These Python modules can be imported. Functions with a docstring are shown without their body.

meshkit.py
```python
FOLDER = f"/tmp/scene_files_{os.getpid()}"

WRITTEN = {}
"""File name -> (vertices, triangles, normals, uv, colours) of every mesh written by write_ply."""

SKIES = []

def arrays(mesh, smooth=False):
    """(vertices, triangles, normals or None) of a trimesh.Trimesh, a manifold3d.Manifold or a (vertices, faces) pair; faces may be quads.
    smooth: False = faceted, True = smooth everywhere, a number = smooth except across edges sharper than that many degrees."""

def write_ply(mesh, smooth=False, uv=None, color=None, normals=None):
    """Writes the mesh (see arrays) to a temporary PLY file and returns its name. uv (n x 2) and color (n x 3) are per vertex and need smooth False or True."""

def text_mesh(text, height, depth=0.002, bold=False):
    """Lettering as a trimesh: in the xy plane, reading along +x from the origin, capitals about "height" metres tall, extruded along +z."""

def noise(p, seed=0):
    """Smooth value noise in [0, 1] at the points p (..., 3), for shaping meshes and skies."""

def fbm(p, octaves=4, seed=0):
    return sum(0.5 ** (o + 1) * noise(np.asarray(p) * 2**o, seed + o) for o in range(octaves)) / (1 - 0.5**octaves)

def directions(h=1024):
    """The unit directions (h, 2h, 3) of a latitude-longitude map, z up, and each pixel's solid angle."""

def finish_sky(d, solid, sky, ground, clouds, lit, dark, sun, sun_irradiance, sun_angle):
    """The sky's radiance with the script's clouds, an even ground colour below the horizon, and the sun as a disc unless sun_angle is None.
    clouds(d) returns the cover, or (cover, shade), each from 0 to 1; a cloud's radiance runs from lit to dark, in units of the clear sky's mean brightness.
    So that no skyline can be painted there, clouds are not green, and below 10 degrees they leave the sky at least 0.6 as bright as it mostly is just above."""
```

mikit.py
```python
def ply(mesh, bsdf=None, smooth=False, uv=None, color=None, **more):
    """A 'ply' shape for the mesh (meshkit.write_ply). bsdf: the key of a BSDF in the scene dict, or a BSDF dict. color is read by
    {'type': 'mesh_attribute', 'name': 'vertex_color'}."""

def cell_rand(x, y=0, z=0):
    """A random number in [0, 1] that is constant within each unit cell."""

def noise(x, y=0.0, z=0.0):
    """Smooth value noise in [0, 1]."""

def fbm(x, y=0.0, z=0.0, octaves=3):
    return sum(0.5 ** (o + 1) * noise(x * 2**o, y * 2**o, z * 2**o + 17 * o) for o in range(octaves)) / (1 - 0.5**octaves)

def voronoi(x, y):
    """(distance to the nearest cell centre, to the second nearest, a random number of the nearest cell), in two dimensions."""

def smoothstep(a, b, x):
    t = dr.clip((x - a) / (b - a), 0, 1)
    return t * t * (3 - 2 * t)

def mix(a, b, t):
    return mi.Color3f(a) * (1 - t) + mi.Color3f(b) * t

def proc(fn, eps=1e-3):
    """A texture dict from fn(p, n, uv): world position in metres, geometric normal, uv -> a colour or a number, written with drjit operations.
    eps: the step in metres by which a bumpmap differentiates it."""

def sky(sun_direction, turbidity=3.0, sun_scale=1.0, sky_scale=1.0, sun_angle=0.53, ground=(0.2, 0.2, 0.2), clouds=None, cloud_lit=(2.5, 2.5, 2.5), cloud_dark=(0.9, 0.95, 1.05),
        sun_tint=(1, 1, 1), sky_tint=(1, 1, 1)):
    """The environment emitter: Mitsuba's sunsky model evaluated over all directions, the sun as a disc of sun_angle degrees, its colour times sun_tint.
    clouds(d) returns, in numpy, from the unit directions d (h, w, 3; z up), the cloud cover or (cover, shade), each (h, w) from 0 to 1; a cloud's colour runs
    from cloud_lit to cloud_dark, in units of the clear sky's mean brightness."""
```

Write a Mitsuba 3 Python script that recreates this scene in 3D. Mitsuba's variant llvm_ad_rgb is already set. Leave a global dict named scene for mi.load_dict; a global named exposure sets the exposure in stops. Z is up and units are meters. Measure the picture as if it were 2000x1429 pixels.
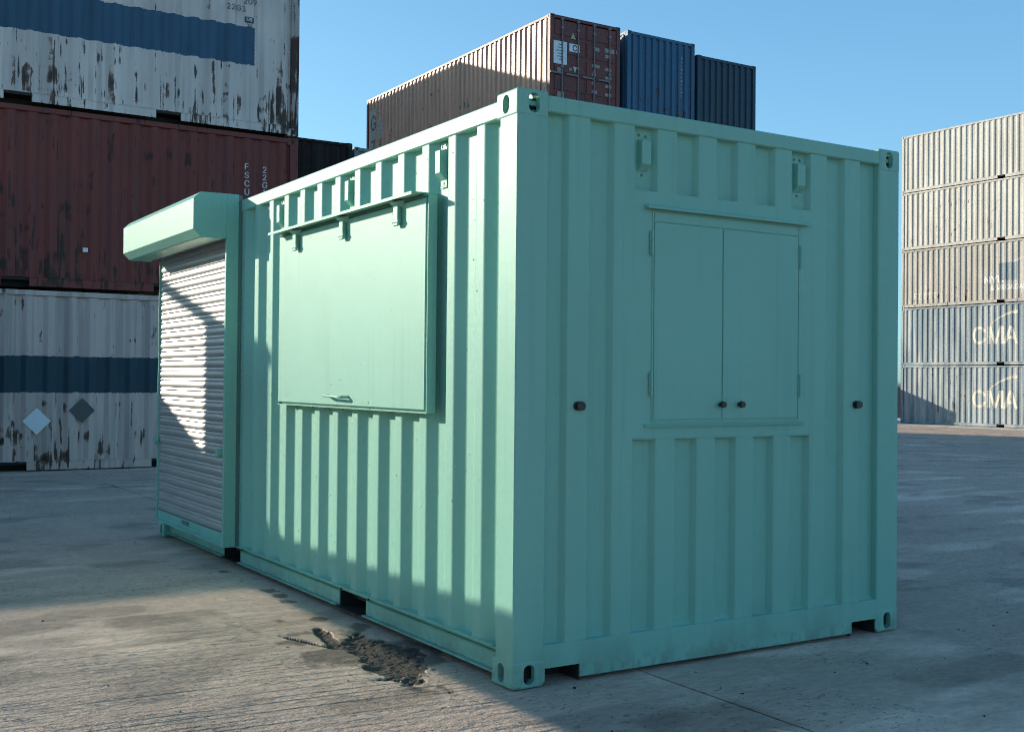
import math, random
import numpy as np, trimesh, drjit as dr, mitsuba as mi, manifold3d as m3
from shapely.geometry import Polygon, Point, box as sbox
from shapely import affinity
import meshkit, mikit
from mikit import proc, noise, fbm, smoothstep, mix

T = mi.ScalarTransform4f
scene, labels = {}, {}

# ------------------------------------------------------------------ camera, sky, exposure
CAM = np.array([-2.594, -4.106, 1.319])
FWD = np.array([0.5316, 0.8469, 0.0123])
UPV = np.array([-0.0146, -0.0054, 0.99988])
scene['camera'] = {'type': 'perspective', 'fov': 48.18, 'fov_axis': 'x', 'near_clip': 0.05, 'far_clip': 2000.0,
                   'to_world': T().look_at(origin=CAM.tolist(), target=(CAM + FWD).tolist(), up=UPV.tolist())}
SUN = (-1.0, 1.60, 0.545)
scene['daylight'] = mikit.sky(SUN, turbidity=2.6, ground=(0.16, 0.16, 0.16), sun_scale=0.92, sun_tint=(0.72, 0.93, 1.46), sky_tint=(0.64, 0.95, 1.14))
exposure = 2.85

# ------------------------------------------------------------------ helpers
def numbered(name):
    if name not in labels and name not in scene:
        return name
    k = 1
    while f'{name}_{k:03d}' in labels or f'{name}_{k:03d}' in scene:
        k += 1
    return f'{name}_{k:03d}'

def thing(name, label, cat, group=None):
    key = numbered(name)
    labels[key] = {'label': label, 'category': cat}
    if group:
        labels[key]['group'] = group
    return key

used = {}
def free(base):
    k = used.get(base, -1) + 1
    used[base] = k
    return base if k == 0 else f'{base}_{k:03d}'

def part(parent, name, mesh, bsdf, smooth=False, label=None, kind=None, M=None):
    key = free(f'{parent}__{name}')
    d = dict(mesh) if isinstance(mesh, dict) else mikit.ply(mesh.get() if isinstance(mesh, MB) else mesh, None, smooth=smooth)
    d['bsdf'] = {'type': 'ref', 'id': bsdf}
    if M is not None:
        d['to_world'] = M
    scene[key] = d
    if label or kind:
        labels[key] = {}
        if label: labels[key]['label'] = label
        if kind: labels[key]['kind'] = kind
    return key

def structure(name, mesh, bsdf, label, smooth=False, kind='structure'):
    key = numbered(name)
    d = mikit.ply(mesh.get() if isinstance(mesh, MB) else mesh, None, smooth=smooth)
    d['bsdf'] = {'type': 'ref', 'id': bsdf}
    scene[key] = d
    labels[key] = {'label': label, 'kind': kind}
    return key

def hullpts(p):
    h = m3.Manifold.hull_points(np.asarray(p, float)).to_mesh()
    return np.array(h.vert_properties[:, :3], float), np.array(h.tri_verts, int)

class MB:
    """collects pieces of one mesh"""
    def __init__(s): s.v, s.f, s.n = [], [], 0
    def add(s, v, f):
        v = np.asarray(v, float); f = np.asarray(f, int)
        if f.shape[1] == 4: f = np.vstack([f[:, [0, 1, 2]], f[:, [0, 2, 3]]])
        s.v.append(v); s.f.append(f + s.n); s.n += len(v); return s
    def mesh(s, m): return s.add(m.vertices, m.faces)
    def man(s, m):
        q = m.to_mesh(); return s.add(q.vert_properties[:, :3], q.tri_verts)
    def box(s, x0, x1, y0, y1, z0, z1, ch=0.0):
        if ch <= 0:
            v = np.array([[x, y, z] for x in (x0, x1) for y in (y0, y1) for z in (z0, z1)], float)
            f = [[0, 1, 3], [0, 3, 2], [4, 6, 7], [4, 7, 5], [0, 4, 5], [0, 5, 1], [2, 3, 7], [2, 7, 6], [0, 2, 6], [0, 6, 4], [1, 5, 7], [1, 7, 3]]
            return s.add(v, f)
        p = []
        for x, sx in ((x0, 1), (x1, -1)):
            for y, sy in ((y0, 1), (y1, -1)):
                for z, sz in ((z0, 1), (z1, -1)):
                    p += [[x + sx * ch, y + sy * ch, z], [x + sx * ch, y, z + sz * ch], [x, y + sy * ch, z + sz * ch]]
        return s.add(*hullpts(p))
    def prism(s, poly, axis, a0, a1):
        """poly: points in the two other axes (order x,y,z without axis)"""
        pg = poly if hasattr(poly, 'exterior') else Polygon(poly)
        m = trimesh.creation.extrude_polygon(pg, a1 - a0, engine='earcut')
        v = np.array(m.vertices); f = np.array(m.faces)
        o = np.empty_like(v); oth = [i for i in range(3) if i != axis]
        o[:, oth[0]] = v[:, 0]; o[:, oth[1]] = v[:, 1]; o[:, axis] = v[:, 2] + a0
        if axis == 1: f = f[:, ::-1]
        return s.add(o, f)
    def cyl(s, p0, p1, r, n=16, r1=None):
        p0, p1 = np.asarray(p0, float), np.asarray(p1, float); r1 = r if r1 is None else r1
        d = (p1 - p0) / np.linalg.norm(p1 - p0)
        a = np.cross(d, [0, 0, 1] if abs(d[2]) < .9 else [1, 0, 0]); a /= np.linalg.norm(a); b = np.cross(d, a)
        t = np.arange(n) * 2 * np.pi / n
        ring = np.cos(t)[:, None] * a + np.sin(t)[:, None] * b
        return s.add(*hullpts(np.vstack([p0 + ring * r, p1 + ring * r1])))
    def hull(s, pts): return s.add(*hullpts(pts))
    def tube(s, pts, r):
        for a, b in zip(pts[:-1], pts[1:]): s.cyl(a, b, r, 10)
        return s
    def get(s): return np.vstack(s.v), np.vstack(s.f)

def sheet(poly, ax, other0, other1, thick, nz=1):
    """poly: (s, d) polyline, s along the wall, d depth; extruded in z; a closed thin sheet. ax: function (s, d, z) -> xyz arrays"""
    poly = np.asarray(poly, float); n = len(poly)
    zs = np.linspace(other0, other1, nz + 1)
    V, F = [], []
    for off in (0.0, thick):
        for z in zs:
            V.append(np.stack(ax(poly[:, 0], poly[:, 1] + off, np.full(n, z)), 1))
    V = np.vstack(V); m = nz + 1
    def q(a, b, c, d): F.append([a, b, c, d])
    for k in range(nz):
        for i in range(n - 1):
            a = k * n + i; q(a, a + 1, a + n + 1, a + n)
            b = (m + k) * n + i; q(b, b + n, b + n + 1, b + 1)
    for i in range(n - 1):
        q(i, m * n + i, m * n + i + 1, i + 1)
        t = (m - 1) * n + i; q(t, t + 1, m * n + t + 1, m * n + t)
    for k in range(nz):
        for i in (0, n - 1):
            a = k * n + i; b = (m + k) * n + i
            q(a, a + n, b + n, b) if i == 0 else q(a, b, b + n, a + n)
    return V, np.array(F)

def corr(s0, s1, start, pitch, ridge, slope, valley, depth, rnd=0.0):
    """polyline from s0 to s1; ridges (d=0) begin at start + k*pitch; outside whole periods it is a valley"""
    pts = []
    k0 = math.ceil((s0 + slope + 1e-6 - start) / pitch); k = k0
    pts.append((s0, depth))
    while start + k * pitch + ridge + slope < s1 - 1e-6:
        a = start + k * pitch
        pts += [(a - slope, depth), (a, 0.0), (a + ridge, 0.0), (a + ridge + slope, depth)]
        k += 1
    pts.append((s1, depth))
    out = []
    for i, p in enumerate(pts):
        if rnd <= 0 or i in (0, len(pts) - 1): out.append(p); continue
        p = np.array(p); a = np.array(pts[i - 1]); b = np.array(pts[i + 1])
        la, lb = np.linalg.norm(a - p), np.linalg.norm(b - p)
        if la < 1e-6 or lb < 1e-6: continue
        r = min(rnd, la * .4, lb * .4); u = p + (a - p) / la * r; w = p + (b - p) / lb * r
        for t in (0, .33, .67, 1): out.append(tuple((1 - t) ** 2 * u + 2 * t * (1 - t) * p + t * t * w))
    return out

def stadium(w, h, n=12):
    r = w / 2
    return Point(0, h / 2 - r).buffer(r, n).union(Point(0, -h / 2 + r).buffer(r, n)).convex_hull

def rounded_box(x, y, z, r=0.012, n=3):
    p = []
    s = trimesh.creation.icosphere(subdivisions=1, radius=r).vertices
    for a in (r, x - r):
        for b in (r, y - r):
            for c in (r, z - r): p.append(s + [a, b, c])
    return m3.Manifold.hull_points(np.vstack(p))

def casting_manifold(lx, ly, lz, top, holes=(True, True)):
    """hollow corner casting, outer corner at the origin, reaching to +x, +y, +z; oval holes in the x=0 face, the y=0 face and the outer z face"""
    b = rounded_box(lx, ly, lz)
    def ext(poly, axis, a0, a1):
        mb = MB().prism(poly, axis, a0, a1); v, f = mb.get()
        t = trimesh.Trimesh(v, f); t.merge_vertices(); t.fix_normals()
        return m3.Manifold(m3.Mesh(np.asarray(t.vertices, np.float32), np.asarray(t.faces, np.uint32)))
    w = 0.028
    cav = m3.Manifold.cube([lx - 2 * w, ly - 2 * w, lz - 2 * w]).translate([w, w, w])
    b = b - cav
    b = b - ext(affinity.translate(stadium(.05, .082), ly * .54, lz * .5), 0, -.02, w + .02)
    b = b - ext(affinity.translate(stadium(.056, .086), lx * .52, lz * .5), 1, -.02, w + .02)
    zz = (lz - w - .02, lz + .02) if top else (-.02, w + .02)
    b = b - ext(affinity.translate(affinity.rotate(stadium(.062, .11), 0), lx * .5, ly * .5), 2, *zz)
    return b

# ------------------------------------------------------------------ materials
def paint(name, color, rough=0.4, spec=0.5, bump=None, bscale=1.0):
    d = {'type': 'principled', 'base_color': color if isinstance(color, dict) else {'type': 'rgb', 'value': list(color)}, 'roughness': rough, 'specular': spec}
    if bump is not None:
        d = {'type': 'bumpmap', 'arbitrary': proc(bump, 2e-3), 'scale': bscale, 'bsdf': d}
    scene[name] = {'type': 'twosided', 'bsdf': d}
    return name

def mint_color(p, n, uv):
    a = fbm(p.x * 3.1 + p.y * 2.3, p.y * 1.7, p.z * 1.3, octaves=3)
    b = noise(p.x * 160, p.y * 160, p.z * 160)
    k = 1.0 + 0.10 * (a - 0.5) + 0.05 * (b - 0.5)
    low = smoothstep(0.55, 0.0, p.z) * fbm(p.x * 7, p.y * 7, p.z * 2.2, octaves=3)
    c = mi.Color3f(0.225, 0.46, 0.375) * k
    c = mix(c, mi.Color3f(0.17, 0.26, 0.22), 0.35 * smoothstep(0.30, 0.62, low))
    run = smoothstep(0.60, 0.78, fbm(p.x * 24 + p.y * 24, p.y * 3, p.z * 0.8, octaves=3))
    c = mix(c, c * 0.86, 0.35 * run)
    foot = smoothstep(0.13, 0.0, p.z) * smoothstep(0.40, 0.62, fbm(p.x * 34 + 3, p.y * 34, p.z * 22, octaves=4))
    return mix(c, mi.Color3f(0.15, 0.145, 0.125), 0.45 * foot)
paint('mint_paint', proc(mint_color), 0.46, 0.26, lambda p, n, uv: 0.0011 * fbm(p.x * 7 + p.y * 7, p.y * 2, p.z * 2.6, octaves=2) + 0.00012 * noise(p.x * 260, p.y * 260, p.z * 260), 1.0)
paint('mint_dark', (0.10, 0.17, 0.15), 0.5)

def rusty(base, z0, h, amount, stripe=None, fade=0.0, rust=(0.11, 0.050, 0.030), dark=(0.055, 0.031, 0.022)):
    base = [float(v) for v in base]; pale = [v * 0.72 + 0.02 for v in base]
    def fn(p, n, uv):
        a = p.x + p.y
        zl = (p.z - z0) / h
        c = mi.Color3f(*base) * (0.82 + 0.36 * fbm(a * 1.3, p.z * 0.9, 3.0, octaves=3))
        c = mix(c, mi.Color3f(*pale), 0.85 * smoothstep(0.42, 0.72, fbm(a * 13, p.z * 0.55, 9.0, octaves=3)))
        if fade: c = mix(c, mi.Color3f(0.55, 0.54, 0.51), fade * smoothstep(0.45, 0.7, fbm(a * 5, p.z * 0.5, 5.0, octaves=3)))
        if stripe:
            za, zb, xe, col = stripe
            jag = 0.018 * (noise(a * 30, 2.0) - 0.5)
            inside = dr.select((p.z + jag > za) & (p.z + jag < zb) & (p.x < xe), 1.0, 0.0)
            sc = mi.Color3f(*col) * (0.8 + 0.4 * fbm(a * 6, p.z * 1.0, 1.0, octaves=2))
            c = mix(c, sc, inside)
        else:
            inside = 0.0
        lowb = smoothstep(0.55, 0.05, zl)
        streak = fbm(a * 34, p.z * 2.2, 21.0, octaves=3)
        spot = fbm(a * 15, p.z * 6.0, 31.0, octaves=4)
        r = 0.52 * streak + 0.50 * spot + 0.17 * lowb * fbm(a * 2.2, 4.0, 2.0, octaves=2) * 1.5 + amount
        r = r - 0.10 * inside
        c = mix(c, mi.Color3f(*rust), 0.85 * smoothstep(0.645, 0.72, r))
        c = mix(c, mi.Color3f(*dark), 0.9 * smoothstep(0.70, 0.80, r))
        return c
    return proc(fn)

HL = 2.515
paint('white_rusty_top', rusty((0.72, 0.60, 0.54), 5.07, 2.5, -0.036, (6.065, 6.645, 3.305, (0.045, 0.105, 0.17))), 0.55, 0.35)
paint('white_rusty_low', rusty((0.58, 0.44, 0.385), 0.0, 2.5, -0.036, (1.085, 1.590, 3.30, (0.022, 0.055, 0.075))), 0.55, 0.35)
paint('rusty_post', rusty((0.42, 0.36, 0.33), 5.07, 9.0, 0.045), 0.65, 0.3)
paint('red_rusty', rusty((0.215, 0.052, 0.040), 2.53, 2.5, 0.0, rust=(0.10, 0.035, 0.03)), 0.6, 0.3)
paint('brown_faded', rusty((0.55, 0.27, 0.17), 9.0, 3.0, -0.08), 0.45, 0.6)
paint('brown_door', rusty((0.19, 0.048, 0.042), 9.0, 3.0, -0.05), 0.5, 0.35)
paint('blue_paint', rusty((0.038, 0.12, 0.21), 9.0, 3.0, -0.09), 0.5, 0.4)
paint('teal_paint', rusty((0.019, 0.05, 0.08), 9.0, 3.0, -0.09), 0.5, 0.4)
paint('near_black', rusty((0.014, 0.010, 0.010), 5.0, 3.0, -0.02, rust=(0.05, 0.02, 0.018)), 0.7, 0.2)
paint('grey_paint', rusty((0.22, 0.22, 0.22), 5.0, 3.0, -0.02), 0.55, 0.35)
paint('beige_paint', rusty((0.57, 0.53, 0.48), 9.0, 3.0, -0.20), 0.55, 0.35)
paint('taupe_paint', rusty((0.45, 0.41, 0.37), 4.5, 3.0, -0.11), 0.55, 0.35)
paint('faded_blue', rusty((0.23, 0.28, 0.32), 1.0, 6.0, -0.18, fade=0.45), 0.55, 0.35)
paint('dark_steel', (0.03, 0.028, 0.028), 0.6, 0.3)
paint('black_rubber', (0.012, 0.012, 0.013), 0.35, 0.5)
paint('white_print', (0.72, 0.71, 0.68), 0.5)
paint('cream_print', (0.66, 0.60, 0.50), 0.5)
paint('dark_print', (0.03, 0.045, 0.055), 0.5)
paint('pale_panel', (0.76, 0.77, 0.78), 0.45)
paint('label_grey', (0.30, 0.27, 0.25), 0.5)
paint('label_blue', (0.16, 0.20, 0.23), 0.5)
paint('dark_grey_placard', (0.10, 0.095, 0.09), 0.6)
paint('yellow_sticker', (0.50, 0.38, 0.22), 0.5)
paint('bar_steel', (0.20, 0.17, 0.17), 0.5, 0.5)
scene['galvanised'] = {'type': 'twosided', 'bsdf': {'type': 'principled', 'metallic': 0.75, 'specular': 0.5,
    'base_color': proc(lambda p, n, uv: mi.Color3f(0.60, 0.565, 0.545) * (0.92 + 0.16 * fbm(p.y * 3, p.z * 13, 4.0, octaves=2))),
    'roughness': 0.46}}

def ground_color(p, n, uv):
    big = fbm(p.x * 0.35, p.y * 0.35, 2.0, octaves=4)
    mid = fbm(p.x * 2.1, p.y * 3.3, 7.0, octaves=4)
    fine = fbm(p.x * 22, p.y * 48, 1.0, octaves=3)
    grit = noise(p.x * 190, p.y * 190)
    g = 0.335 * (0.72 + 0.30 * big + 0.26 * mid) * (0.72 + 0.38 * fine + 0.18 * grit)
    c = mi.Color3f(1.32, 0.97, 0.75) * g
    pale = smoothstep(0.60, 0.78, fbm(p.x * 0.9 + 5, p.y * 2.6, 3.0, octaves=3))
    c = mix(c, c * 1.35, pale)
    stain = smoothstep(0.62, 0.74, fbm(p.x * 1.6 + 11, p.y * 2.4, 12.0, octaves=4))
    c = mix(c, mi.Color3f(0.075, 0.072, 0.068), 0.32 * stain)
    pits = smoothstep(0.70, 0.82, fbm(p.x * 44, p.y * 70, 5.0, octaves=2)) * smoothstep(0.45, 0.60, fbm(p.x * 1.2, p.y * 1.2, 15.0, octaves=2))
    c = mix(c, mi.Color3f(0.05, 0.048, 0.046), 0.5 * pits)
    # broken concrete in the pothole is dark, damp rubble
    c = mix(c, mi.Color3f(0.035, 0.032, 0.030), 0.9 * smoothstep(-0.002, -0.008, p.z) * dr.select(p.x < 2.0, 1.0, 0.0))
    damp = fbm(p.x * 9, p.y * 6, 6.0, octaves=4) - 0.45 + 0.55 * (1 - dr.sqrt(dr.square((p.x + 0.20) / 0.32) + dr.square((p.y - 0.95) / 0.72)))
    c = mix(c, mi.Color3f(0.075, 0.064, 0.056), 0.75 * smoothstep(0.05, 0.30, damp))
    for cx, cy in ((-0.068, 2.712), (-0.074, 2.522), (-0.100, 2.335), (-0.089, 3.524), (-0.139, 1.774), ):
        d = dr.sqrt(dr.square((p.x - cx) / 0.055) + dr.square((p.y - cy) / 0.075)) + 0.9 * (fbm(p.x * 30, p.y * 30, 2.0, octaves=2) - 0.5)
        c = mix(c, c * 0.30, 0.8 * smoothstep(1.0, 0.7, d))
    for a0, k0 in ((1.9, 0.16), (3.35, 0.16), (-3.6, -0.22)):
        w = p.y - a0 - k0 * p.x - 0.03 * p.x * p.x + 0.05 * noise(p.x * 1.3, p.y * 1.3)
        c = mix(c, c * 0.80, smoothstep(0.13, 0.07, dr.abs(w)) * smoothstep(0.30, 0.65, fbm(p.x * 2.5, p.y * 9, 33.0, octaves=3)))
    # squarish repair patches and old tyre marks
    def rect(x0, x1, y0, y1, s=0.05):
        w = 0.10 * (fbm(p.x * 6, p.y * 6, 4.0, octaves=2) - 0.5)
        return smoothstep(x0 - s, x0 + s, p.x + w) * smoothstep(x1 + s, x1 - s, p.x + w) * smoothstep(y0 - s, y0 + s, p.y + w) * smoothstep(y1 + s, y1 - s, p.y + w)
    c = mix(c, c * 0.68, rect(0.15, 0.75, -0.95, -0.55))
    c = mix(c, c * 0.72, rect(-0.75, -0.30, 0.05, 0.28))
    c = mix(c, c * 0.75, rect(1.6, 2.5, -0.9, -0.6))
    c = mix(c, c * 0.72, rect(-1.15, -0.55, 2.05, 2.35))
    return c
def ground_bump(p, n, uv):
    w = p.y + 0.05 * noise(p.x * 1.1, p.y * 2.0) + 0.06 * p.x
    broom = noise(p.x * 1.5, w * 42) * smoothstep(0.30, 0.62, fbm(p.x * 0.7, p.y * 0.9, 8.0, octaves=2))
    pits = fbm(p.x * 28, p.y * 55, 5.0, octaves=3)
    return 0.0068 * broom + 0.0050 * pits + 0.0015 * noise(p.x * 170, p.y * 170)
paint('concrete', proc(ground_color), 0.85, 0.25, ground_bump, 1.0)
paint('joint_dirt', (0.03, 0.03, 0.028), 0.95, 0.1)
paint('apron_concrete', proc(lambda p, n, uv: mi.Color3f(0.40, 0.38, 0.34) * (0.7 + 0.6 * fbm(p.x * 2, p.y * 2, 1.0))), 0.9, 0.2)

# ------------------------------------------------------------------ ground
def zg(x):
    t = np.clip((np.asarray(x, float) - 6.5) / 31.0, 0, 1)
    return -0.47 * t * t * (3 - 2 * t)

def grid(xs, ys, zf, skirt=0.0):
    X, Y = np.meshgrid(xs, ys, indexing='ij'); Z = zf(X, Y)
    V = np.stack([X, Y, Z], -1).reshape(-1, 3); nx, ny = len(xs), len(ys)
    i, j = np.meshgrid(np.arange(nx - 1), np.arange(ny - 1), indexing='ij')
    a = (i * ny + j).ravel(); F = np.stack([a, a + ny, a + ny + 1, a + 1], -1)
    if skirt:
        b = np.concatenate([np.arange(nx) * ny, (nx - 1) * ny + np.arange(1, ny), (np.arange(nx - 1)[::-1]) * ny + ny - 1, np.arange(1, ny - 1)[::-1]])
        W = V[b] - [0, 0, skirt]; o = len(V); m = len(b)
        V = np.vstack([V, W]); k = np.arange(m)
        F = np.vstack([F, np.stack([b, o + k, o + (k + 1) % m, b[(k + 1) % m]], -1)])
    return V, F

gx = np.concatenate([[-500, -60], np.linspace(6.0, 38.0, 40), [60, 500.0]])
ground = structure('ground', grid(gx, np.array([-400.0, -40, 120, 600]), lambda X, Y: zg(X) - 0.035), 'joint_dirt', 'grey concrete container yard ground under the slabs')

def pothole(X, Y):
    P = np.stack([X, Y, X * 0], -1)
    n1 = meshkit.fbm(P * 5.0, 4, 3); n2 = meshkit.fbm(P * 22.0, 3, 8)
    def blob(cx, cy, rx, ry, a):
        c, s = math.cos(a), math.sin(a); u = (X - cx) * c + (Y - cy) * s; v = -(X - cx) * s + (Y - cy) * c
        return 1 - np.sqrt((u / rx) ** 2 + (v / ry) ** 2)
    b = np.maximum.reduce([blob(-0.19, 0.74, 0.15, 0.40, -0.20), blob(-0.20, 1.04, 0.10, 0.28, -0.30), blob(-0.27, 1.34, 0.045, 0.30, -0.15), blob(-0.40, 1.30, 0.018, 0.24, 0.32)])
    e = b + 0.75 * (n1 - 0.5) + 0.85 * (n2 - 0.5)
    m = np.clip(e / 0.10, 0, 1)
    n3 = meshkit.fbm(P * 60.0, 2, 5)
    return -m * (0.006 + 0.008 * np.clip(e, 0, .8) + 0.013 * np.clip(n2 - 0.46, 0, 1) + 0.006 * n3)

jx = [0.70 + 5.34 * k for k in range(-6, 9)]; jy = [-21.8, -5.8, 10.2, 26.2, 42.2]
for a, b in zip(jx[:-1], jx[1:]):
    for c, d in zip(jy[:-1], jy[1:]):
        g = 0.0045
        if abs(b - 0.70) < 1e-6 and abs(c + 5.8) < 1e-6:
            xs = np.unique(np.round(np.concatenate([np.linspace(a + g, -0.62, 20), np.linspace(-0.62, 0.14, 110), np.linspace(0.14, b - g, 8)]), 5))
            ys = np.unique(np.round(np.concatenate([np.linspace(c + g, 0.22, 20), np.linspace(0.22, 1.72, 190), np.linspace(1.72, d - g, 20)]), 5))
            part(ground, 'slab', grid(xs, ys, lambda X, Y: zg(X) + pothole(X, Y), 0.034), 'concrete', smooth=True, label='concrete slab with a broken dark pothole beside the mint container')
        else:
            part(ground, 'slab', grid(np.linspace(a + g, b - g, 9), np.linspace(c + g, d - g, 2), lambda X, Y: zg(X), 0.034), 'concrete')
rng = np.random.default_rng(5)
def stones(cs, rs, flat=0.6):
    mb = MB()
    for (x, y, z), r in zip(cs, rs):
        p = rng.normal(size=(9, 3)); p /= np.linalg.norm(p, axis=1)[:, None]
        p *= rng.uniform(.7, 1.1, (9, 1)) * r; p[:, 2] *= flat
        mb.hull(p + [x, y, z + r * flat * .5])
    return mb
cs, rs = [], []
while len(cs) < 240:
    x, y = rng.uniform(-0.55, 0.06), rng.uniform(0.4, 1.5)
    d = float(pothole(np.array([[x]]), np.array([[y]]))[0, 0])
    if d < -0.004 or rng.random() < 0.05: cs.append((x, y, d)); rs.append(rng.uniform(.002, .007) * (1.5 if rng.random() < .1 else 1))
structure('rubble', stones(cs, rs), 'concrete', 'loose crumbled concrete lying in and around the pothole', kind='stuff')
cs, rs = [], []
for k in range(150):
    x, y = rng.uniform(-2.4, 6.0), rng.uniform(-2.6, 8.0)
    if -0.1 < x < 2.6 and y > -0.05: continue
    cs.append((x, y, 0.0)); rs.append(rng.uniform(.004, .011))
structure('grit', stones(cs, rs, .5), 'dark_steel', 'dark grit and chips scattered over the concrete yard', kind='stuff')

# ------------------------------------------------------------------ the mint container
W, H, L = 2.438, 2.569, 5.55
K = thing('shipping_container', 'mint green container kiosk with roller shutter, service hatch and shuttered window', 'shipping container')
MINT = 'mint_paint'
side_ax = lambda s, d, z: (0.013 + d, s, z)
end_ax = lambda s, d, z: (s, 0.010 + d, z)
sp = corr(0.10, L - 0.10, 0.295, 0.2665, 0.070, 0.062, 0.0725, 0.039, 0.008)
part(K, 'side_wall', sheet(sp, side_ax, 0.164, 2.47, 0.003, 4), MINT, smooth=25)
ep = corr(0.10, W - 0.10, 0.276, 0.2496, 0.114, 0.020, 0.0956, 0.033, 0.005)
part(K, 'end_wall', sheet(ep, end_ax, 0.165, 2.49, 0.003, 4), MINT, smooth=25)
for k in range(9):   # raked closing gussets at the foot of the end wall valleys
    a = 0.276 + 0.2496 * k - 0.1416; b = a + 0.1416 + .02
    a, b = max(a, .12), min(b, W - .12)
    part(K, 'foot_gusset', MB().prism([(0.004, 0.150), (0.054, 0.150), (0.054, 0.205)], 0, a, b), MINT)
part(K, 'far_side_wall', sheet(sp, lambda s, d, z: (W - 0.013 - d, s, z), 0.15, 2.47, -0.003), MINT, smooth=25)
part(K, 'far_end_wall', sheet(ep, lambda s, d, z: (s, L - 0.010 - d, z), 0.165, 2.49, -0.003), MINT, smooth=25)
part(K, 'roof', MB().box(0.03, W - 0.03, 0.03, L - 0.03, 2.505, 2.525), MINT)
part(K, 'floor', MB().box(0.095, W - 0.095, 0.06, L - 0.06, 0.125, 0.155), 'dark_steel')
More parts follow.
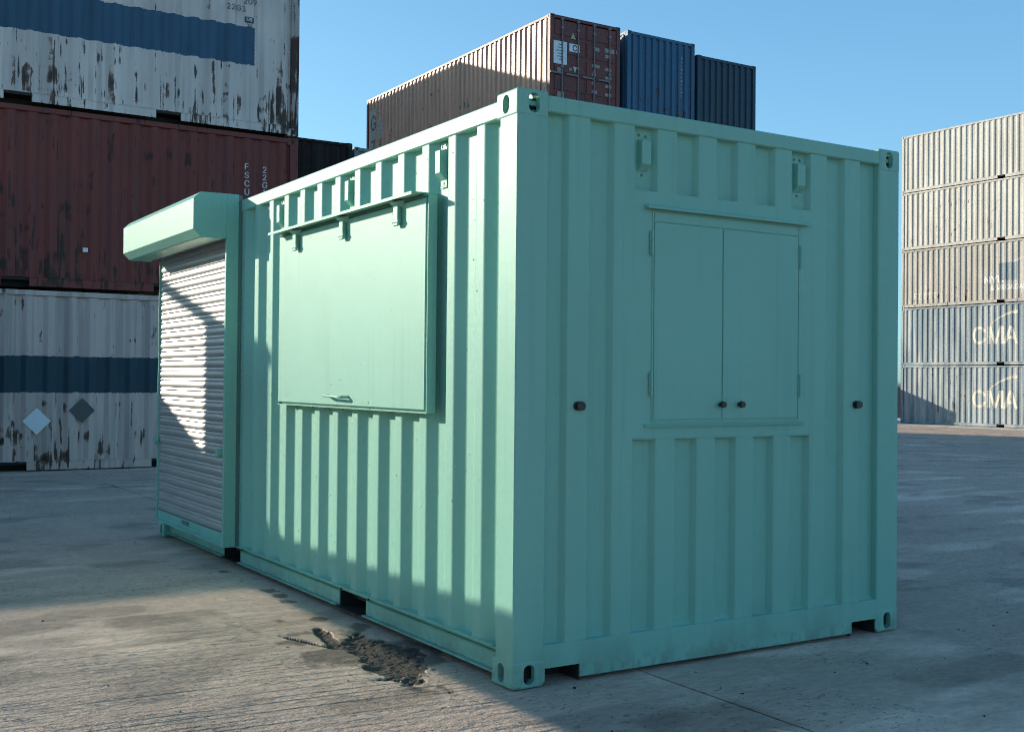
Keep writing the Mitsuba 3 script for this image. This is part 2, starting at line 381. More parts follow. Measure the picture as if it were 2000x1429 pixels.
# posts
for (x0, x1) in ((0.0, 0.150), (W - 0.165, W)):
    for (y0, y1) in ((0.0, 0.149), (L - 0.149, L)):
        yy = (y0 + .0, y1); xx = (x0, x1 + (0.012 if x0 == 0 else 0))
        part(K, 'corner_post', MB().box(xx[0] + .003, xx[1], yy[0] + .003, yy[1], 0.100, H - 0.105, 0.006), MINT, smooth=30)
for top in (False, True):
    c = casting_manifold(0.162, 0.178, 0.118, top)
    for sx in (0, 1):
        for sy in (0, 1):
            m = c
            if sx: m = m.mirror([1, 0, 0]).translate([W, 0, 0])
            if sy: m = m.mirror([0, 1, 0]).translate([0, L, 0])
            m = m.translate([0, 0, H - 0.118 if top else 0.004])
            ck = part(K, 'corner_casting', MB().man(m), MINT, smooth=35)
            zc = H - 0.118 if top else 0.004
            xa, xb = (.046, .130) if sx == 0 else (W - .130, W - .046)
            ya, yb = (.052, .146) if sy == 0 else (L - .146, L - .052)
            part(ck, 'cavity', MB().box(xa, xb, ya, yb, zc + .030, zc + (.066 if top else .088)), 'dark_steel')
part(K, 'top_side_rail', MB().box(0.006, 0.066, 0.170, L - 0.170, 2.462, 2.540, 0.006), MINT)
part(K, 'top_side_rail', MB().box(W - 0.066, W - 0.006, 0.170, L - 0.170, 2.462, 2.540, 0.006), MINT)
part(K, 'top_end_rail', MB().box(0.155, W - 0.155, 0.003, 0.085, 2.482, 2.553, 0.005), MINT)
part(K, 'top_end_rail', MB().box(0.155, W - 0.155, L - 0.085, L - 0.003, 2.482, 2.553, 0.005), MINT)
# bottom end rail with fork pockets
pol = Polygon([(0.155, 0.022), (W - 0.155, 0.022), (W - 0.155, 0.178), (0.155, 0.178)])
for a, b in ((0.166, 0.351), (W - 0.355, W - 0.171)): pol = pol.difference(sbox(a, -.1, b, 0.079))
part(K, 'bottom_end_rail', MB().prism(pol, 1, 0.002, 0.010).box(0.155, W - 0.155, 0.003, 0.060, 0.172, 0.1795), MINT)
mb = MB()
for a, b in ((0.166, 0.351), (W - 0.355, W - 0.171)):
    mb.box(a - .008, b + .008, 0.0025, 0.30, 0.0795, 0.087).box(a - .007, a - .001, 0.011, 0.30, 0.006, 0.079).box(b + .001, b + .007, 0.011, 0.30, 0.006, 0.079)
part(K, 'end_pocket_liner', mb, 'dark_steel')
for a, b in ((0.166, 0.351), (W - 0.355, W - 0.171)):
    part(K, 'end_pocket_back', MB().box(a, b, 0.16, 0.166, 0.006, 0.079), 'dark_steel')
part(K, 'underframe', MB().box(0.14, W - 0.14, 0.14, L - 0.14, 0.07, 0.124), 'dark_steel')
part(K, 'far_bottom_end_rail', MB().box(0.155, W - 0.155, L - 0.060, L - 0.003, 0.022, 0.178), MINT)
P1, P2 = (1.571, 1.925), (3.625, 3.980)
for sx in (0, 1):
    mb = MB()
    X = (lambda x: x) if sx == 0 else (lambda x: W - x)
    def bx(x0, x1, y0, y1, z0, z1):
        a, b = sorted((X(x0), X(x1))); mb.box(a, b, y0, y1, z0, z1, 0.0015)
    bx(0.001, 0.075, 0.176, L - 0.176, 0.1585, 0.1655); bx(0.066, 0.074, 0.176, L - 0.176, 0.121, 0.158)
    for y0, y1 in ((0.176, P1[0]), (P1[1], P2[0]), (P2[1], L - 0.176)):
        bx(0.050, 0.058, y0, y1, 0.0445, 0.1145); bx(0.0505, 0.073, y0, y1, 0.115, 0.1205); bx(0.024, 0.058, y0, y1, 0.036, 0.044)
    part(K, 'bottom_side_rail', mb, MINT)
for y0, y1 in (P1, P2):
    for ya, yb in ((y0 - .006, y0 - .001), (y1 + .001, y1 + .006)):
        part(K, 'pocket_liner', MB().box(0.059, W - .059, ya, yb, 0.03, 0.1585), 'dark_steel')
    part(K, 'pocket_liner', MB().box(0.030, W - .030, y0 - .0005, y1 + .0005, 0.028, 0.034), 'dark_steel')
    part(K, 'pocket_liner', MB().box(0.45, 0.455, y0 - .0005, y1 + .0005, 0.0345, 0.158), 'dark_steel')

rs = random.Random(3); mb = MB()
for k in range(130):
    yy = rs.uniform(0.18, 3.0); zz = rs.uniform(0.3, 2.4)
    if 0.73 < yy < 2.71 and 1.15 < zz < 2.26:
        if rs.random() < .6: continue
        dd = -0.051
    else:
        dd = float(np.interp(yy, [p[0] for p in sp], [p[1] for p in sp]))
    r = rs.uniform(.0022, .0042)
    ic = trimesh.creation.icosphere(subdivisions=1, radius=r); mb.add(np.asarray(ic.vertices) + [0.013 + dd, yy, zz], ic.faces)
part(K, 'paint_nib', mb, MINT, smooth=True, kind='stuff')
# end wall: plate with the shuttered window
part(K, 'window_plate', MB().prism(sbox(0.580, 1.060, 1.845, 2.192), 1, 0.0093, 0.0128).box(0.640, 1.802, 0.0065, 0.0120, 1.0545, 1.0595), MINT)
WIN = K + '__window_shutter'
mb = MB()
part(K, 'window_shutter', MB().prism(sbox(0.744, 1.132, 1.693, 2.108).difference(sbox(0.7505, 1.1385, 1.6865, 2.1015)), 1, 0.0050, 0.0092), MINT, label='closed double window shutter in the end wall')
part(WIN, 'head_panel', MB().box(0.7535, 1.6835, 0.0046, 0.0092, 2.056, 2.0985, 0.001), MINT)
part(WIN, 'leaf', MB().box(0.7555, 1.1735, 0.0043, 0.0092, 1.143, 2.0515, 0.0012), MINT)
part(WIN, 'leaf', MB().box(1.1775, 1.6815, 0.0043, 0.0092, 1.143, 2.0515, 0.0012), MINT)
part(WIN, 'cover_strip', MB().box(1.1785, 1.236, 0.0016, 0.0042, 1.240, 2.046, 0.0008), MINT)
part(WIN, 'drip_rail', MB().prism([(0.0092, 2.118), (-0.020, 2.109), (-0.022, 2.113), (-0.022, 2.120), (0.0092, 2.132)], 0, 0.699, 1.752), MINT)
part(WIN, 'sill', MB().prism([(0.0092, 1.112), (-0.004, 1.110), (-0.006, 1.116), (0.0092, 1.124)], 0, 0.704, 1.724), MINT)
for x, z in ((0.738, 1.953), (0.738, 1.307), (1.694, 1.948), (1.694, 1.305)):
    mb = MB().box(x - .012, x + .012, 0.0026, 0.0042, z - .050, z + .050)
    for i in range(3): mb.cyl((x, -0.003, z - .056 + i * .0385), (x, -0.003, z - .056 + i * .0385 + .036), 0.0065, 12)
    part(WIN, 'hinge', mb, MINT)
for x in (1.161, 1.283):
    part(WIN, 'knob', MB().cyl((x, 0.003, 1.212), (x, -0.014, 1.212), 0.009, 16).cyl((x, -0.014, 1.212), (x, -0.030, 1.212), 0.0165, 20, 0.0145), 'black_rubber', smooth=30, label='round black knob of the window shutter')
for x in (0.338, 2.118):
    e = affinity.translate(affinity.rotate(stadium(.040, .058), 90), x, 1.208)
    part(K, 'grommet', MB().prism(e, 1, -0.004, 0.0095).prism(affinity.scale(e, .8, .8), 1, -0.014, -0.0045), 'black_rubber', label='black oval rubber plug in the end wall')

def vent(M, key):
    """wall vent built in local (u along the wall, v outwards, z)"""
    def pt(m):
        v, f = m.get(); return M(v), f
    m = MB().box(-.034, .034, 0, .004, -.105, .105, .001)
    q = MB().prism([(0.0042, 0.070), (0.040, 0.062), (0.040, -0.045), (0.0042, -0.078)], 0, -.026, .026)
    v, f = pt(m); kk = part(K, 'vent', (v, f), MINT)
    v, f = pt(q); part(kk, 'hood', (v, f), MINT)
    for u, z in ((-.020, .090), (.020, .088), (0.0, -.092)):
        v, f = pt(MB().cyl((u, .0042, z), (u, .0075, z), .0065, 10)); part(kk, 'screw', (v, f), 'mint_dark')
    v, f = pt(MB().box(-.036, .036, .0, .0045, -.112, -.1065)); part(kk, 'lip', (v, f), MINT)
for x, z in ((0.7060, 2.360), (1.7045, 2.358)):
    vent(lambda v, x=x, z=z: np.stack([v[:, 0] + x, 0.0470 - v[:, 1], v[:, 2] + z], 1), K)
for y, z in ((0.7285, 2.352), (1.7945, 2.358), (2.8605, 2.355)):
    vent(lambda v, y=y, z=z: np.stack([0.0475 - v[:, 1], y + v[:, 0] * .88, v[:, 2] + z], 1), K)

# side wall: the service hatch
HT = K + '__service_hatch'
y0, y1, z0, z1 = 0.733, 2.705, 1.155, 2.204
ring = sbox(y0, z0, y1, z1).difference(sbox(y0 + .005, z0 + .005, y1 - .005, z1 - .005))
part(K, 'service_hatch', MB().prism(ring, 0, -0.036, 0.0125).box(-0.018, 0.012, y0 + .0055, y1 - .0055, z0 + .0055, z1 - .0055), MINT, label='big closed service hatch under a narrow canopy')
part(HT, 'panel', MB().box(-0.038, -0.0185, y0 + .021, y1 - .008, z0 + .016, z1 - .012, 0.003), MINT, smooth=30)
cy0, cy1 = 0.765, 2.71
mb = MB()
a = np.array([[0.050, cy0 + .02, 2.213], [-0.112, cy0, 2.209], [-0.112, cy1, 2.209], [0.050, cy1, 2.213]])
mb.hull(np.vstack([a, a + [0, 0, 0.006]]))
b = np.array([[-0.112, cy0, 2.212], [-0.112, cy1, 2.212]])
mb.hull(np.vstack([b, b + [0.005, 0, 0], b + [0, 0, -.012], b + [0.005, 0, -.012]]))
part(HT, 'canopy', mb, MINT)
for y in (1.03, 1.70, 2.39):
    kk = part(HT, 'hinge_bracket', MB().hull([[-.0385, y - .055, 2.207], [-.0385, y + .055, 2.207], [-.092, y - .018, 2.195], [-.092, y + .022, 2.195], [-.0385, y - .03, 2.17], [-.0385, y + .035, 2.17]])
              .box(-.066, -.052, y - .026, y + .026, 2.080, 2.190, .003).box(-.0518, -.0385, y - .014, y + .016, 2.098, 2.18, .001), MINT)
    part(kk, 'pin', MB().cyl((-.060, y - .032, 2.10), (-.060, y + .030, 2.10), .009, 12), MINT, smooth=30)
hz = 1.222
part(HT, 'handle', MB().tube([(-.0385, 1.90, hz), (-.075, 1.885, hz), (-.082, 1.865, hz), (-.082, 1.665, hz - .004), (-.075, 1.645, hz - .004), (-.0385, 1.63, hz - .004)], .0075), MINT, smooth=40)

# roller shutter unit
RS = K + '__roller_shutter'
by0, by1 = 3.55, 5.48
hp = [(-0.012, 2.572), (-0.281, 2.569), (-0.328, 2.523), (-0.328, 2.318), (-0.281, 2.269), (-0.272, 2.269), (-0.272, 2.274), (-0.320, 2.321), (-0.320, 2.519), (-0.277, 2.561), (-0.012, 2.564)]
part(K, 'roller_shutter', MB().prism(hp, 1, by0 + .004, by1 - .004).box(-.2715, -.125, by0 + .004, by1 - .004, 2.264, 2.269), MINT, label='roller shutter unit with its octagonal housing and guides')
capp = [(-0.100, 2.5735), (-0.281, 2.5705), (-0.3295, 2.524), (-0.3295, 2.317), (-0.281, 2.2675), (-0.100, 2.2655)]
for y in (by0, by1 - .0035):
    part(RS, 'housing_end', MB().prism(capp, 1, y, y + .0035), MINT)
part(RS, 'rivet', MB().cyl((-.20, by0 - .004, 2.46), (-.20, by0, 2.46), .009, 12), MINT, smooth=30)
for y0_, y1_ in ((by0 + .0005, by0 + .032), (5.374, 5.388)):
    top = 2.574 if y0_ < 4 else 2.262
    part(RS, 'guide', MB().box(-.0995 if y0_ < 4 else -.062, -.014, y0_, y1_, 0.158, top, .003), MINT)
    mbk = MB().box(-.0135, 0.012, y0_ + .004, y1_, 0.160, top - .004)
    part(RS, 'guide_spacer', mbk, 'mint_dark')
for z in (2.15, 1.66, 1.22, 0.80, 0.34):
    part(RS, 'rivet', MB().cyl((-.070, by0 - .004, z), (-.070, by0 + .001, z), .0075, 10), MINT, smooth=30)
part(RS, 'roller', MB().cyl((-.16, by0 + .01, 2.41), (-.16, by1 - .01, 2.41), .105, 24), 'galvanised', smooth=40)
part(RS, 'inner_baffle', MB().box(-.012, .010, by0 + .036, 5.371, 2.20, 2.568), 'dark_steel')
pitch, zb = 0.0768, 0.235
prof = []
for i in range(9):
    t = i / 8; ang = math.pi * (0.04 + 0.92 * t)
    prof.append((-0.040 - 0.0095 * math.sin(ang) ** .8, 0.004 + 0.046 * t))
prof += [(-0.0405, 0.0525)]
for i in range(5):
    ang = math.pi * (0.1 + 0.8 * i / 4); prof.append((-0.040 - 0.0075 * math.sin(ang), 0.055 + 0.0165 * i / 4))
prof += [(-0.0405, 0.0745), (-0.0395, 0.0785), (-0.0375, 0.0785), (-0.0375, 0.003)]
sv = MB().prism(prof, 1, by0 + .034, 5.372).get()
slat = mikit.ply(sv, None, smooth=38)
for k in range(27):
    part(RS, 'slat', slat, 'galvanised', M=T().translate([0, 0, zb + k * pitch]))
part(RS, 'bottom_bar', MB().box(-.052, -.036, by0 + .036, 5.371, 0.190, 0.234, .002).box(-.0985, -.0365, by0 + .036, 5.371, 0.164, 0.172, .002).box(-.052, -.044, by0 + .036, 5.371, .172, .190), MINT)
part(RS, 'bar_latch', MB().box(-.057, -.0525, 4.50, 4.68, 0.196, 0.228, .002), 'mint_dark')
for y, x in ((3.635, -.100), (5.384, -.0625)):
    part(RS, 'lock', MB().cyl((x if y > 4 else -.058, y, 0.80), (x - .025, y, 0.80), .034, 16, .030), MINT, smooth=30)

# ------------------------------------------------------------------ other containers
LV = ('first', 'second', 'third', 'fourth', 'fifth')
cache = {}
def container_meshes(Lc, Wc, Hc, ends):
    key = (Lc, Wc, Hc, ends)
    if key in cache: return cache[key]
    out = []
    pl = lambda mb, sm=False: mikit.ply(mb.get() if isinstance(mb, MB) else mb, None, smooth=sm)
    n = round((Lc - .3) / .278); st = (Lc - (n * .278 - .206)) / 2 + 0.0
    sp = corr(.08, Lc - .08, st, .278, .080, .058, .082, .040)
    out.append(('side_wall', 'wall', pl(sheet(sp, lambda s, d, z: (s, .012 + d, z), .14, Hc - .09, .003, 1))))
    out.append(('side_wall', 'wall', pl(sheet(sp, lambda s, d, z: (s, Wc - .012 - d, z), .14, Hc - .09, -.003, 1))))
    ep = corr(.08, Wc - .08, .276, .2496, .114, .018, .0996, .044)
    for i, e in enumerate(ends):
        X = (lambda x: x) if i == 0 else (lambda x: Lc - x)
        if e == 'corr':
            out.append(('end_wall', 'end', pl(sheet(ep, lambda s, d, z: (X(.010 + d), s, z), .14, Hc - .10, .003 if i == 0 else -.003, 1))))
        else:
            hw = (Wc - .24) / 2
            for j in range(2):
                yy0 = .12 + j * hw + .006; yy1 = yy0 + hw - .012
                zs = [.16]
                pr = [(.035, .16)]
                pr += [(.035, Hc - .13), (.06, Hc - .13), (.06, .16)]
                mb = MB()
                a, b = sorted((X(.032), X(.06)))
                mb.box(a, b, yy0, yy1, .16, Hc - .13)
                hh = (Hc - .29) / 5
                for q in range(5):
                    z = .16 + hh * q
                    a, b = sorted((X(.012), X(.0318)))
                    mb.box(a, b, yy0 + .05, yy1 - .05, z + .10, z + hh - .02)
                out.append(('door', 'end', pl(mb)))
                for t in (.24, .74):
                    yb = yy0 + (yy1 - yy0) * t
                    a = X(-.012)
                    m = MB().cyl((a, yb, .10), (a, yb, Hc - .06), .020, 10)
                    for z in (.14, .30, Hc * .5, Hc - .35, Hc - .10):
                        x0, x1 = sorted((X(-.03), X(.030))); m.box(x0, x1, yb - .045, yb + .045, z - .035, z + .035)
                    x0, x1 = sorted((X(-.04), X(-.022))); m.box(x0, x1, yb, yb + .42, Hc * .42, Hc * .42 + .05)
                    out.append(('locking_bar', 'bar', pl(m, 30)))
    for x0 in (0.002, Lc - .13):
        for y0 in (.002, Wc - .13):
            out.append(('corner_post', 'frame', pl(MB().box(x0, x0 + .128, y0, y0 + .128, .10, Hc - .10, .004))))
    cast = {}
    for tp in (0, 1):
        c = MB().box(0, .178, 0, .162, 0, .118, .006)
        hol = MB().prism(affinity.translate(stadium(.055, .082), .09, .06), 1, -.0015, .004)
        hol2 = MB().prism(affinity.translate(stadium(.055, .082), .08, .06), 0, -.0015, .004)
        for sx in (0, 1):
            for sy in (0, 1):
                for nm, mm, mat in (('corner_casting', c, 'frame'),):
                    v, f = mm.get(); v = v.copy()
                    if sx: v[:, 0] = Lc - v[:, 0]
                    if sy: v[:, 1] = Wc - v[:, 1]
                    v[:, 2] += (Hc - .118) * tp
                    if sx != sy: f = f[:, ::-1]
                    out.append((nm, mat, pl((v, f))))
                    h = MB()
                    for hm in (hol, hol2):
                        v, f = hm.get(); v = v.copy()
                        if sx: v[:, 0] = Lc - v[:, 0]
                        if sy: v[:, 1] = Wc - v[:, 1]
                        v[:, 2] += (Hc - .118) * tp
                        if sx != sy: f = f[:, ::-1]
                        h.add(v, f)
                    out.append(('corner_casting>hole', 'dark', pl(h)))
    for y0 in (.004, Wc - .064):
        out.append(('top_rail', 'frame', pl(MB().box(.16, Lc - .16, y0, y0 + .06, Hc - .085, Hc - .012, .004))))
    for x0 in (.004, Lc - .064):
        out.append(('top_end_rail', 'frame', pl(MB().box(x0, x0 + .06, .15, Wc - .15, Hc - .10, Hc - .012, .004))))
        out.append(('bottom_end_rail', 'frame', pl(MB().box(x0, x0 + .06, .15, Wc - .15, .015, .145, .004))))
    pk = [Lc / 2 - 1.025, Lc / 2 + 1.025]
    for s_ in (0, 1):
        mb = MB()
        Y = (lambda y: y) if s_ == 0 else (lambda y: Wc - y)
        def b3(x0, x1, y0, y1, z0, z1):
            a, b = sorted((Y(y0), Y(y1))); mb.box(x0, x1, a, b, z0, z1, .002)
        b3(.16, Lc - .16, .004, .06, .136, .146)
        cuts = [.178] + [v for p in pk for v in (p - .18, p + .18)] + [Lc - .178]
        for a, b in zip(cuts[::2], cuts[1::2]): b3(a, b, .012, .02, .018, .1355)
        out.append(('bottom_rail', 'frame', pl(mb)))
    out.append(('roof', 'frame', pl(MB().box(.05, Lc - .05, .05, Wc - .05, Hc - .05, Hc - .03))))
    out.append(('floor', 'dark', pl(MB().box(.03, Lc - .03, .03, Wc - .03, .10, .13).box(.03, Lc - .03, .30, .32, .02, .0995).box(.03, Lc - .03, Wc - .32, Wc - .30, .02, .0995))))
    cache[key] = out
    return out

def container(label, wall, pos, Lc=6.058, Hc=2.591, Wc=2.438, ends=('corr', 'corr'), along='x', end=None, frame=None, bar='bar_steel', group=None):
    key = thing('shipping_container', label, 'shipping container', group)
    x, y, z = pos
    M = T().translate([x, y, z]) if along == 'x' else T().translate([x + Wc, y, z]).rotate([0, 0, 1], 90)
    mats = {'wall': wall, 'end': end or wall, 'frame': frame or end or wall, 'bar': bar, 'dark': 'dark_steel'}
    last = key
    for name, mat, m in container_meshes(Lc, Wc, Hc, ends):
        if '>' in name: part(last, name.split('>')[1], m, mats[mat], M=M); continue
        last = part(key, name, m, mats[mat], M=M)
    return key

def flat_text(txt, h, origin, ex, ez, bold=False, sx=1.0, depth=.003):
    """lettering lying in the plane through origin spanned by ex (reading direction) and ez; stands out along ex x ez"""
    m = meshkit.text_mesh(txt, h, depth, bold)
    v = np.array(m.vertices); ex, ez = np.asarray(ex, float), np.asarray(ez, float); en = np.cross(ex, ez)
    return np.asarray(origin, float) + v[:, :1] * sx * ex + v[:, 1:2] * ez + v[:, 2:3] * en, np.array(m.faces)

def drape(vf, axis, base, sign, start, along, el=.03):
    """presses lettering on to a corrugated face: base plane coordinate on 'axis', going inwards by the corrugation's depth"""
    v, f = trimesh.remesh.subdivide_to_size(vf[0], vf[1], el)
    s = v[:, along] - start; t = np.mod(s, .278)
    d = np.interp(t, [0, .080, .138, .220, .278], [0, 0, .040, .040, 0])
    v = v.copy(); v[:, axis] += sign * d
    return v, f

# --- left stack: three 20-foot containers, long sides towards us
LS = 12.72; LX = -2.05; HC = 2.505
c1 = container('rusty white container with blue band and two diamond placards on the yard ground', 'white_rusty_low', (LX, LS, 0.0), Hc=HC)
c2 = container('dull red container in the middle of the left stack between two white ones', 'red_rusty', (LX, LS, 2.53), Hc=HC)
c3 = container('rusty white container with a wide blue band on top of the left stack', 'white_rusty_top', (LX, LS, 5.065), Hc=HC)
for i in (2, 3): scene[c3 + f'__corner_post_{i:03d}']['bsdf'] = {'type': 'ref', 'id': 'rusty_post'}
nn = round((6.058 - .3) / .278); ST = LX + (6.058 - (nn * .278 - .206)) / 2
def put(key, name, vf, mat, label=None): part(key, name, vf, mat, label=label)
EX, EZ = (1, 0, 0), (0, 0, 1)
def stack_letters(key, name, txt, x, ztop, h, step):
    for i, ch in enumerate(txt):
        if ch == ' ': continue
        put(key, name, drape(flat_text(ch, h, (x, LS + .009, ztop - h - i * step), EX, EZ), 1, 0, 1, ST, 0), 'white_print')
stack_letters(c2, 'letter', 'FSCU 7', 3.150, 4.560, .090, .128)
stack_letters(c2, 'letter', '22G1', 3.430, 4.540, .090, .118)
def board(key, name, x0, x1, z0, z1, mat, label=None, yoff=.004):
    return part(key, name, MB().box(x0, x1, LS + .006 - yoff, LS + .0085, z0, z1), mat, label=label)
put(c3, 'letter', flat_text('22G1', .085, (2.84, LS + .009, 6.862), EX, EZ), 'dark_print')
put(c3, 'letter', flat_text('209', .085, (3.10, LS + .009, 6.985), EX, EZ), 'dark_print')
pk_ = board(c3, 'plate', 3.13, 3.27, 6.70, 6.79, 'dark_print')
put(pk_, 'letter', flat_text('US', .050, (3.150, LS - .0025, 6.725), EX, EZ, True), 'pale_panel')
put(c3, 'letter', flat_text('70', .055, (3.155, LS + .009, 6.628), EX, EZ, True), 'dark_print')
def diamond(key, x, z, r, mat, label):
    m = MB().prism([(x - r, z), (x, z - r), (x + r, z), (x, z + r)], 1, LS + .002, LS + .0085); part(key, 'placard', m, mat, label=label)
diamond(c1, 0.255, 0.69, 0.185, 'pale_panel', 'pale diamond placard')
diamond(c1, 0.850, 0.835, 0.175, 'dark_grey_placard', 'dark grey diamond placard')
board(c2, 'sticker', 0.83, 0.90, 3.06, 3.12, 'pale_panel')

for i in range(3): container(f'grey container standing end on left of the picture, {LV[i]} from the ground', 'grey_paint', (-6.2, 16.3, 2.55 * i), Hc=2.54, along='y')
container('grey container standing alone on the ground left of the left stack', 'grey_paint', (-10.7, 11.3, 0.0), Hc=2.896)
container('grey container standing end on the ground left of the left stack, nearest', 'grey_paint', (-4.5, 10.1, 0.0), Hc=2.81, along='y')

# --- work pieces standing in the yard left of the picture; their shade falls on the mint container and the ground
key = thing('steel_beam', 'long rusty steel beam lying on two trestles left of the picture', 'beam')
part(key, 'web', MB().box(-2.405, -2.395, -1.7, 7.3, 1.275, 1.605), 'dark_steel')
for z in (1.26, 1.6055): part(key, 'flange', MB().box(-2.44, -2.36, -1.7, 7.3, z, z + .0145), 'dark_steel')
for y, n_ in ((-1.4, 'near'), (7.0, 'far')):
    key = thing('trestle', f'steel trestle carrying the {n_} end of the long beam', 'trestle')
    part(key, 'top_bar', MB().box(-2.95, -2.38, y - .04, y + .04, 1.18, 1.259), 'dark_steel')
    for x, dx in ((-2.88, -.06), (-2.44, .04)): part(key, 'leg', MB().hull([[x - .03, y - .03, 1.18], [x + .03, y + .03, 1.18], [x - .03, y + .03, 1.18], [x + .03, y - .03, 1.18], [x + dx - .03, y - .03, 0], [x + dx + .03, y + .03, 0], [x + dx - .03, y + .03, 0], [x + dx + .03, y - .03, 0]]), 'dark_steel')
key = thing('steel_door', 'loose steel door leaf standing upright in the yard left of the picture', 'door')
part(key, 'leaf', MB().prism([(8.84, 0.02), (9.89, 0.02), (9.89, 3.634), (8.84, 3.434)], 0, -3.63, -3.602), 'grey_paint')
for y in (9.0, 9.7): part(key, 'foot', MB().box(-4.0, -3.25, y - .04, y + .04, 0.0, 0.06), 'dark_steel')
part(key, 'tube', MB().cyl((-3.58, 8.77, 3.404), (-3.58, 11.27, 4.06), .062, 12), 'dark_steel')

# --- far row behind the left stack
far = 'containers stacked in the far rows, hidden lower down'
kd = container('almost black container behind the red container, its top edge against the sky', 'near_black', (3.9, 24.0, 5.05), Hc=2.53)
for n_, z in (('lowest', 0.0), ('middle', 2.525), ('topmost', 5.05)): container(f'{n_} rust red container of the stack straight behind the left stack', 'red_rusty', (-2.4, 24.0, z), Hc=2.52)
for n_, z in (('lowest', 0.0), ('middle', 2.525)): container(f'{n_} of the three almost black containers behind the left stack', 'near_black', (3.9, 24.0, z), Hc=2.52)
container('pale grey container end beside the almost black container in the row behind', 'grey_paint', (10.10, 24.2, 5.05), Hc=2.50, along='y')
for n_, z in (('lowest', 0.0), ('middle', 2.525)): container(f'{n_} pale grey container of the column behind the mint container roof', 'grey_paint', (10.10, 24.2, z), Hc=2.52, along='y')
# --- brown, blue and teal columns
BX, BY = 15.334, 22.6
def column(x, y, w, tops, Lc):
    out = []
    for (label, wall, end, fr, z, h, ends, grp) in tops:
        out.append(container(label, wall, (x, y, z), Lc=Lc, Hc=h, Wc=w, ends=ends, along='y', end=end, frame=fr, group=grp))
    return out
zb_ = -.12
b_top = container('brown container with door end and locking bars on top of the far stack', 'brown_faded', (BX, BY, 8.775), Lc=12.192, Hc=2.896, Wc=2.48, ends=('door', 'corr'), along='y', end='brown_door')
for i in range(3): container(f'brown container in the far stack, {LV[i]} up under the brown top one', 'brown_faded', (BX, BY, zb_ + 2.965 * i), Lc=12.192, Hc=2.896, Wc=2.48, ends=('corr', 'corr'), along='y', end='brown_door')
blue = container('bright blue container end beside the brown one on top of the far stack', 'blue_paint', (18.085, BY, 8.765), Lc=12.192, Hc=2.896, Wc=2.60, along='y')
for i in range(3): container(f'blue container in the far stack, {LV[i]} up under the blue top one', 'blue_paint', (18.085, BY, zb_ + 2.96 * i), Lc=12.192, Hc=2.896, Wc=2.60, along='y')
teal = container('dark teal container end right of the blue one, lower and last of the far stack', 'teal_paint', (20.80, BY, 8.775), Lc=12.192, Hc=2.591, Wc=2.44, along='y')
for i in range(3): container(f'teal container in the far stack, {LV[i]} up under the teal top one', 'teal_paint', (20.80, BY, zb_ + 2.965 * i), Lc=12.192, Hc=2.896, Wc=2.44, along='y')
# markings on the brown one: door end (plane y = BY) and sunny side (plane x = BX)
def dplate(name, x0, x1, z0, z1, mat, label=None, d=.004):
    return part(b_top, name, MB().box(x0, x1, BY + .010 - d, BY + .0115, z0, z1), mat, label=label)
pp = dplate('data_panel', 15.46, 15.92, 10.28, 10.93, 'pale_panel', 'large white data panel')
for k, w in enumerate((.14, .20, .26, .18, .22, .10)):
    part(pp, 'print_line', MB().box(15.69 - w / 2, 15.69 + w / 2, BY + .0040, BY + .0055, 10.82 - k * .085, 10.845 - k * .085), 'label_blue')
pp = dplate('letter_panel', 16.00, 16.36, 10.69, 10.92, 'pale_panel', 'white panel with the letter C')
put(pp, 'letter', flat_text('C', .17, (16.10, BY + .0055, 10.72), EX, EZ, True), 'dark_print')
part(b_top, 'hazard_sign', MB().prism([(16.04, 11.06), (16.22, 11.06), (16.13, 11.24)], 1, BY + .006, BY + .0115), 'yellow_sticker')
part(b_top, 'hazard_sign', MB().prism([(16.14, 10.27), (16.27, 10.27), (16.205, 10.10)], 1, BY + .006, BY + .0115), 'cream_print')
for (x0, x1, z0, z1) in ((15.60, 15.75, 10.02, 10.18), (15.60, 15.83, 9.20, 9.50), (16.00, 16.09, 10.14, 10.22), (16.85, 17.06, 10.84, 10.95)):
    dplate('label', x0, x1, z0, z1, 'label_grey')
for k in range(4):
    dplate('label', 17.28, 17.50, 10.32 - k * .245, 10.41 - k * .245, 'label_grey')
    dplate('label', 16.80, 16.80 + (.28, .14, .10, .19)[k], 10.36 - k * .25, 10.45 - k * .25, 'label_grey')
dplate('label', 17.26, 17.60, 10.86, 10.98, 'label_grey'); dplate('label', 17.66, 17.73, 10.86, 10.98, 'label_grey'); dplate('label', 17.27, 17.47, 10.70, 10.80, 'label_grey')
put(b_top, 'letter', flat_text('77', .17, (15.52, BY + .0085, 9.66), EX, EZ, True), 'dark_print')
EY = (0, -1, 0)
def sideplate(y0, y1, z0, z1, mat, label=None): return part(b_top, 'side_panel', MB().box(BX + .002, BX + .0115, y0, y1, z0, z1), mat, label=label)
pp = sideplate(33.98, 34.48, 9.1, 11.20, 'label_grey', 'tall pale panel with dark letters')
put(pp, 'letter', flat_text('G', .55, (BX + .0015, 34.44, 10.42), EY, EZ, True, .85), 'dark_print')
put(pp, 'letter', flat_text('7', .50, (BX + .0015, 34.42, 9.55), EY, EZ, True, .95), 'dark_print')
pp = sideplate(33.46, 33.86, 10.0, 10.78, 'label_grey')
for k, w in enumerate((.22, .30, .16, .26)):
    part(pp, 'print_line', MB().box(BX + .0005, BX + .0018, 33.66 - w / 2, 33.66 + w / 2, 10.62 - k * .15, 10.66 - k * .15), 'label_blue')
# white lettering column on the blue end
for k in range(11):
    part(blue, 'mark', MB().box(20.135, 20.175 + .02 * (k % 3 == 0), BY + .006, BY + .0095, 11.10 - k * .115, 11.17 - k * .115), 'label_grey')

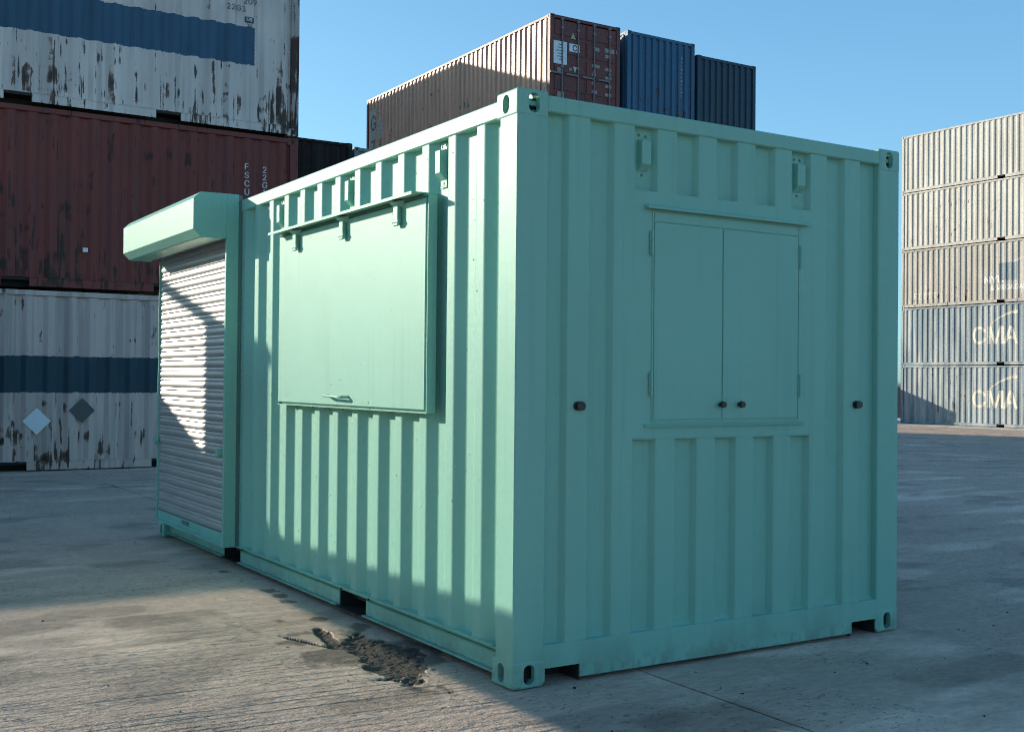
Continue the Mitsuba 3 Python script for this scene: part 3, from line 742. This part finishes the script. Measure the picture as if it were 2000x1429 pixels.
# tall stack behind the left one whose shadow falls on the brown container
for c_, x_ in (('near', 8.69), ('far', 6.20)):
    for i in range(5): container(f'grey long container hidden behind the left stack, {LV[i]} from the ground in the {c_} column', 'grey_paint', (x_, 34.60, 2.765 * i), Lc=12.192, Hc=2.76, along='y')

# --- right stack
RX = 40.0
rows = [('faded blue grey container with large pale letters, lowest of the right stack', 'faded_blue'), ('faded blue grey container with large pale letters, second from the ground in the right stack', 'faded_blue'),
        ('taupe container with a small blue square and white lettering, third in the right stack', 'taupe_paint'), ('dented beige container, fourth from the ground in the right stack', 'beige_paint'), ('beige container on top of the right stack', 'beige_paint')]
RK = []
for i, (lb, mat) in enumerate(rows):
    RK.append(container(lb, mat, (RX, 18.36, -0.46 + 2.6 * i), Lc=12.192, Hc=2.591, along='y'))
nn4 = round((12.192 - .3) / .278); ST4 = 18.36 + (12.192 - (nn4 * .278 - .206)) / 2
def rletter(key, txt, h, ystart, zbase, mat, sx=1.0, bold=True, name='letter'):
    put(key, name, drape(flat_text(txt, h, (RX + .009, ystart, zbase), EY, EZ, bold, sx, .004), 0, 0, 1, ST4, 1, .05), mat)
def arc(key, y0, z0, y1, z1, mat):
    n = 14; t = np.linspace(0, 1, n)
    y = y0 + (y1 - y0) * t; z = z0 + (z1 - z0) * np.sin(t * np.pi / 2) ** .9
    w = .05 + .09 * t
    poly = Polygon(list(zip(y, z)) + list(zip(y[::-1], (z - w)[::-1])))
    put(key, 'swoosh', drape(MB().prism(poly, 0, RX + .005, RX + .009).get(), 0, 0, 1, ST4, 1, .08), mat)
for k, zz in ((0, 0.36), (1, 3.05)):
    for i, (ch, dy) in enumerate((('C', 0), ('M', .70), ('A', 1.52), ('C', 2.62), ('G', 3.45), ('M', 4.35))):
        rletter(RK[k], ch, .70, 26.90 - dy, zz, 'cream_print', 1.02)
    arc(RK[k], 26.02, zz + .78, 24.70, zz + 1.36, 'cream_print')
rletter(RK[2], 'NYK', .27, 26.32, 5.60, 'white_print', 1.25)
rletter(RK[2], '& MEGACARRIER', .19, 25.98, 5.28, 'white_print', 1.1)
put(RK[2], 'square', drape(MB().box(RX + .004, RX + .009, 24.72, 25.57, 5.66, 6.40).get(), 0, 0, 1, ST4, 1, .06), 'label_blue')
arc(RK[2], 24.95, 6.42, 23.3, 6.75, 'white_print')
rletter(RK[2], 'FITTT', .26, 29.90, 5.10, 'cream_print', 1.2, False)

# container hidden behind the mint one, its shadow falls on the foot of the right stack
container('grey container standing on the ground before the far end of the right stack, hidden', 'grey_paint', (36.30, 33.62, -0.46), Lc=6.058, along='y')

# pale concrete apron at the foot of the right stack
structure('apron', MB().box(38.6, 46.0, 10.0, 60.0, -0.60, -0.462, .01), 'apron_concrete', 'pale concrete apron under the right container stack')
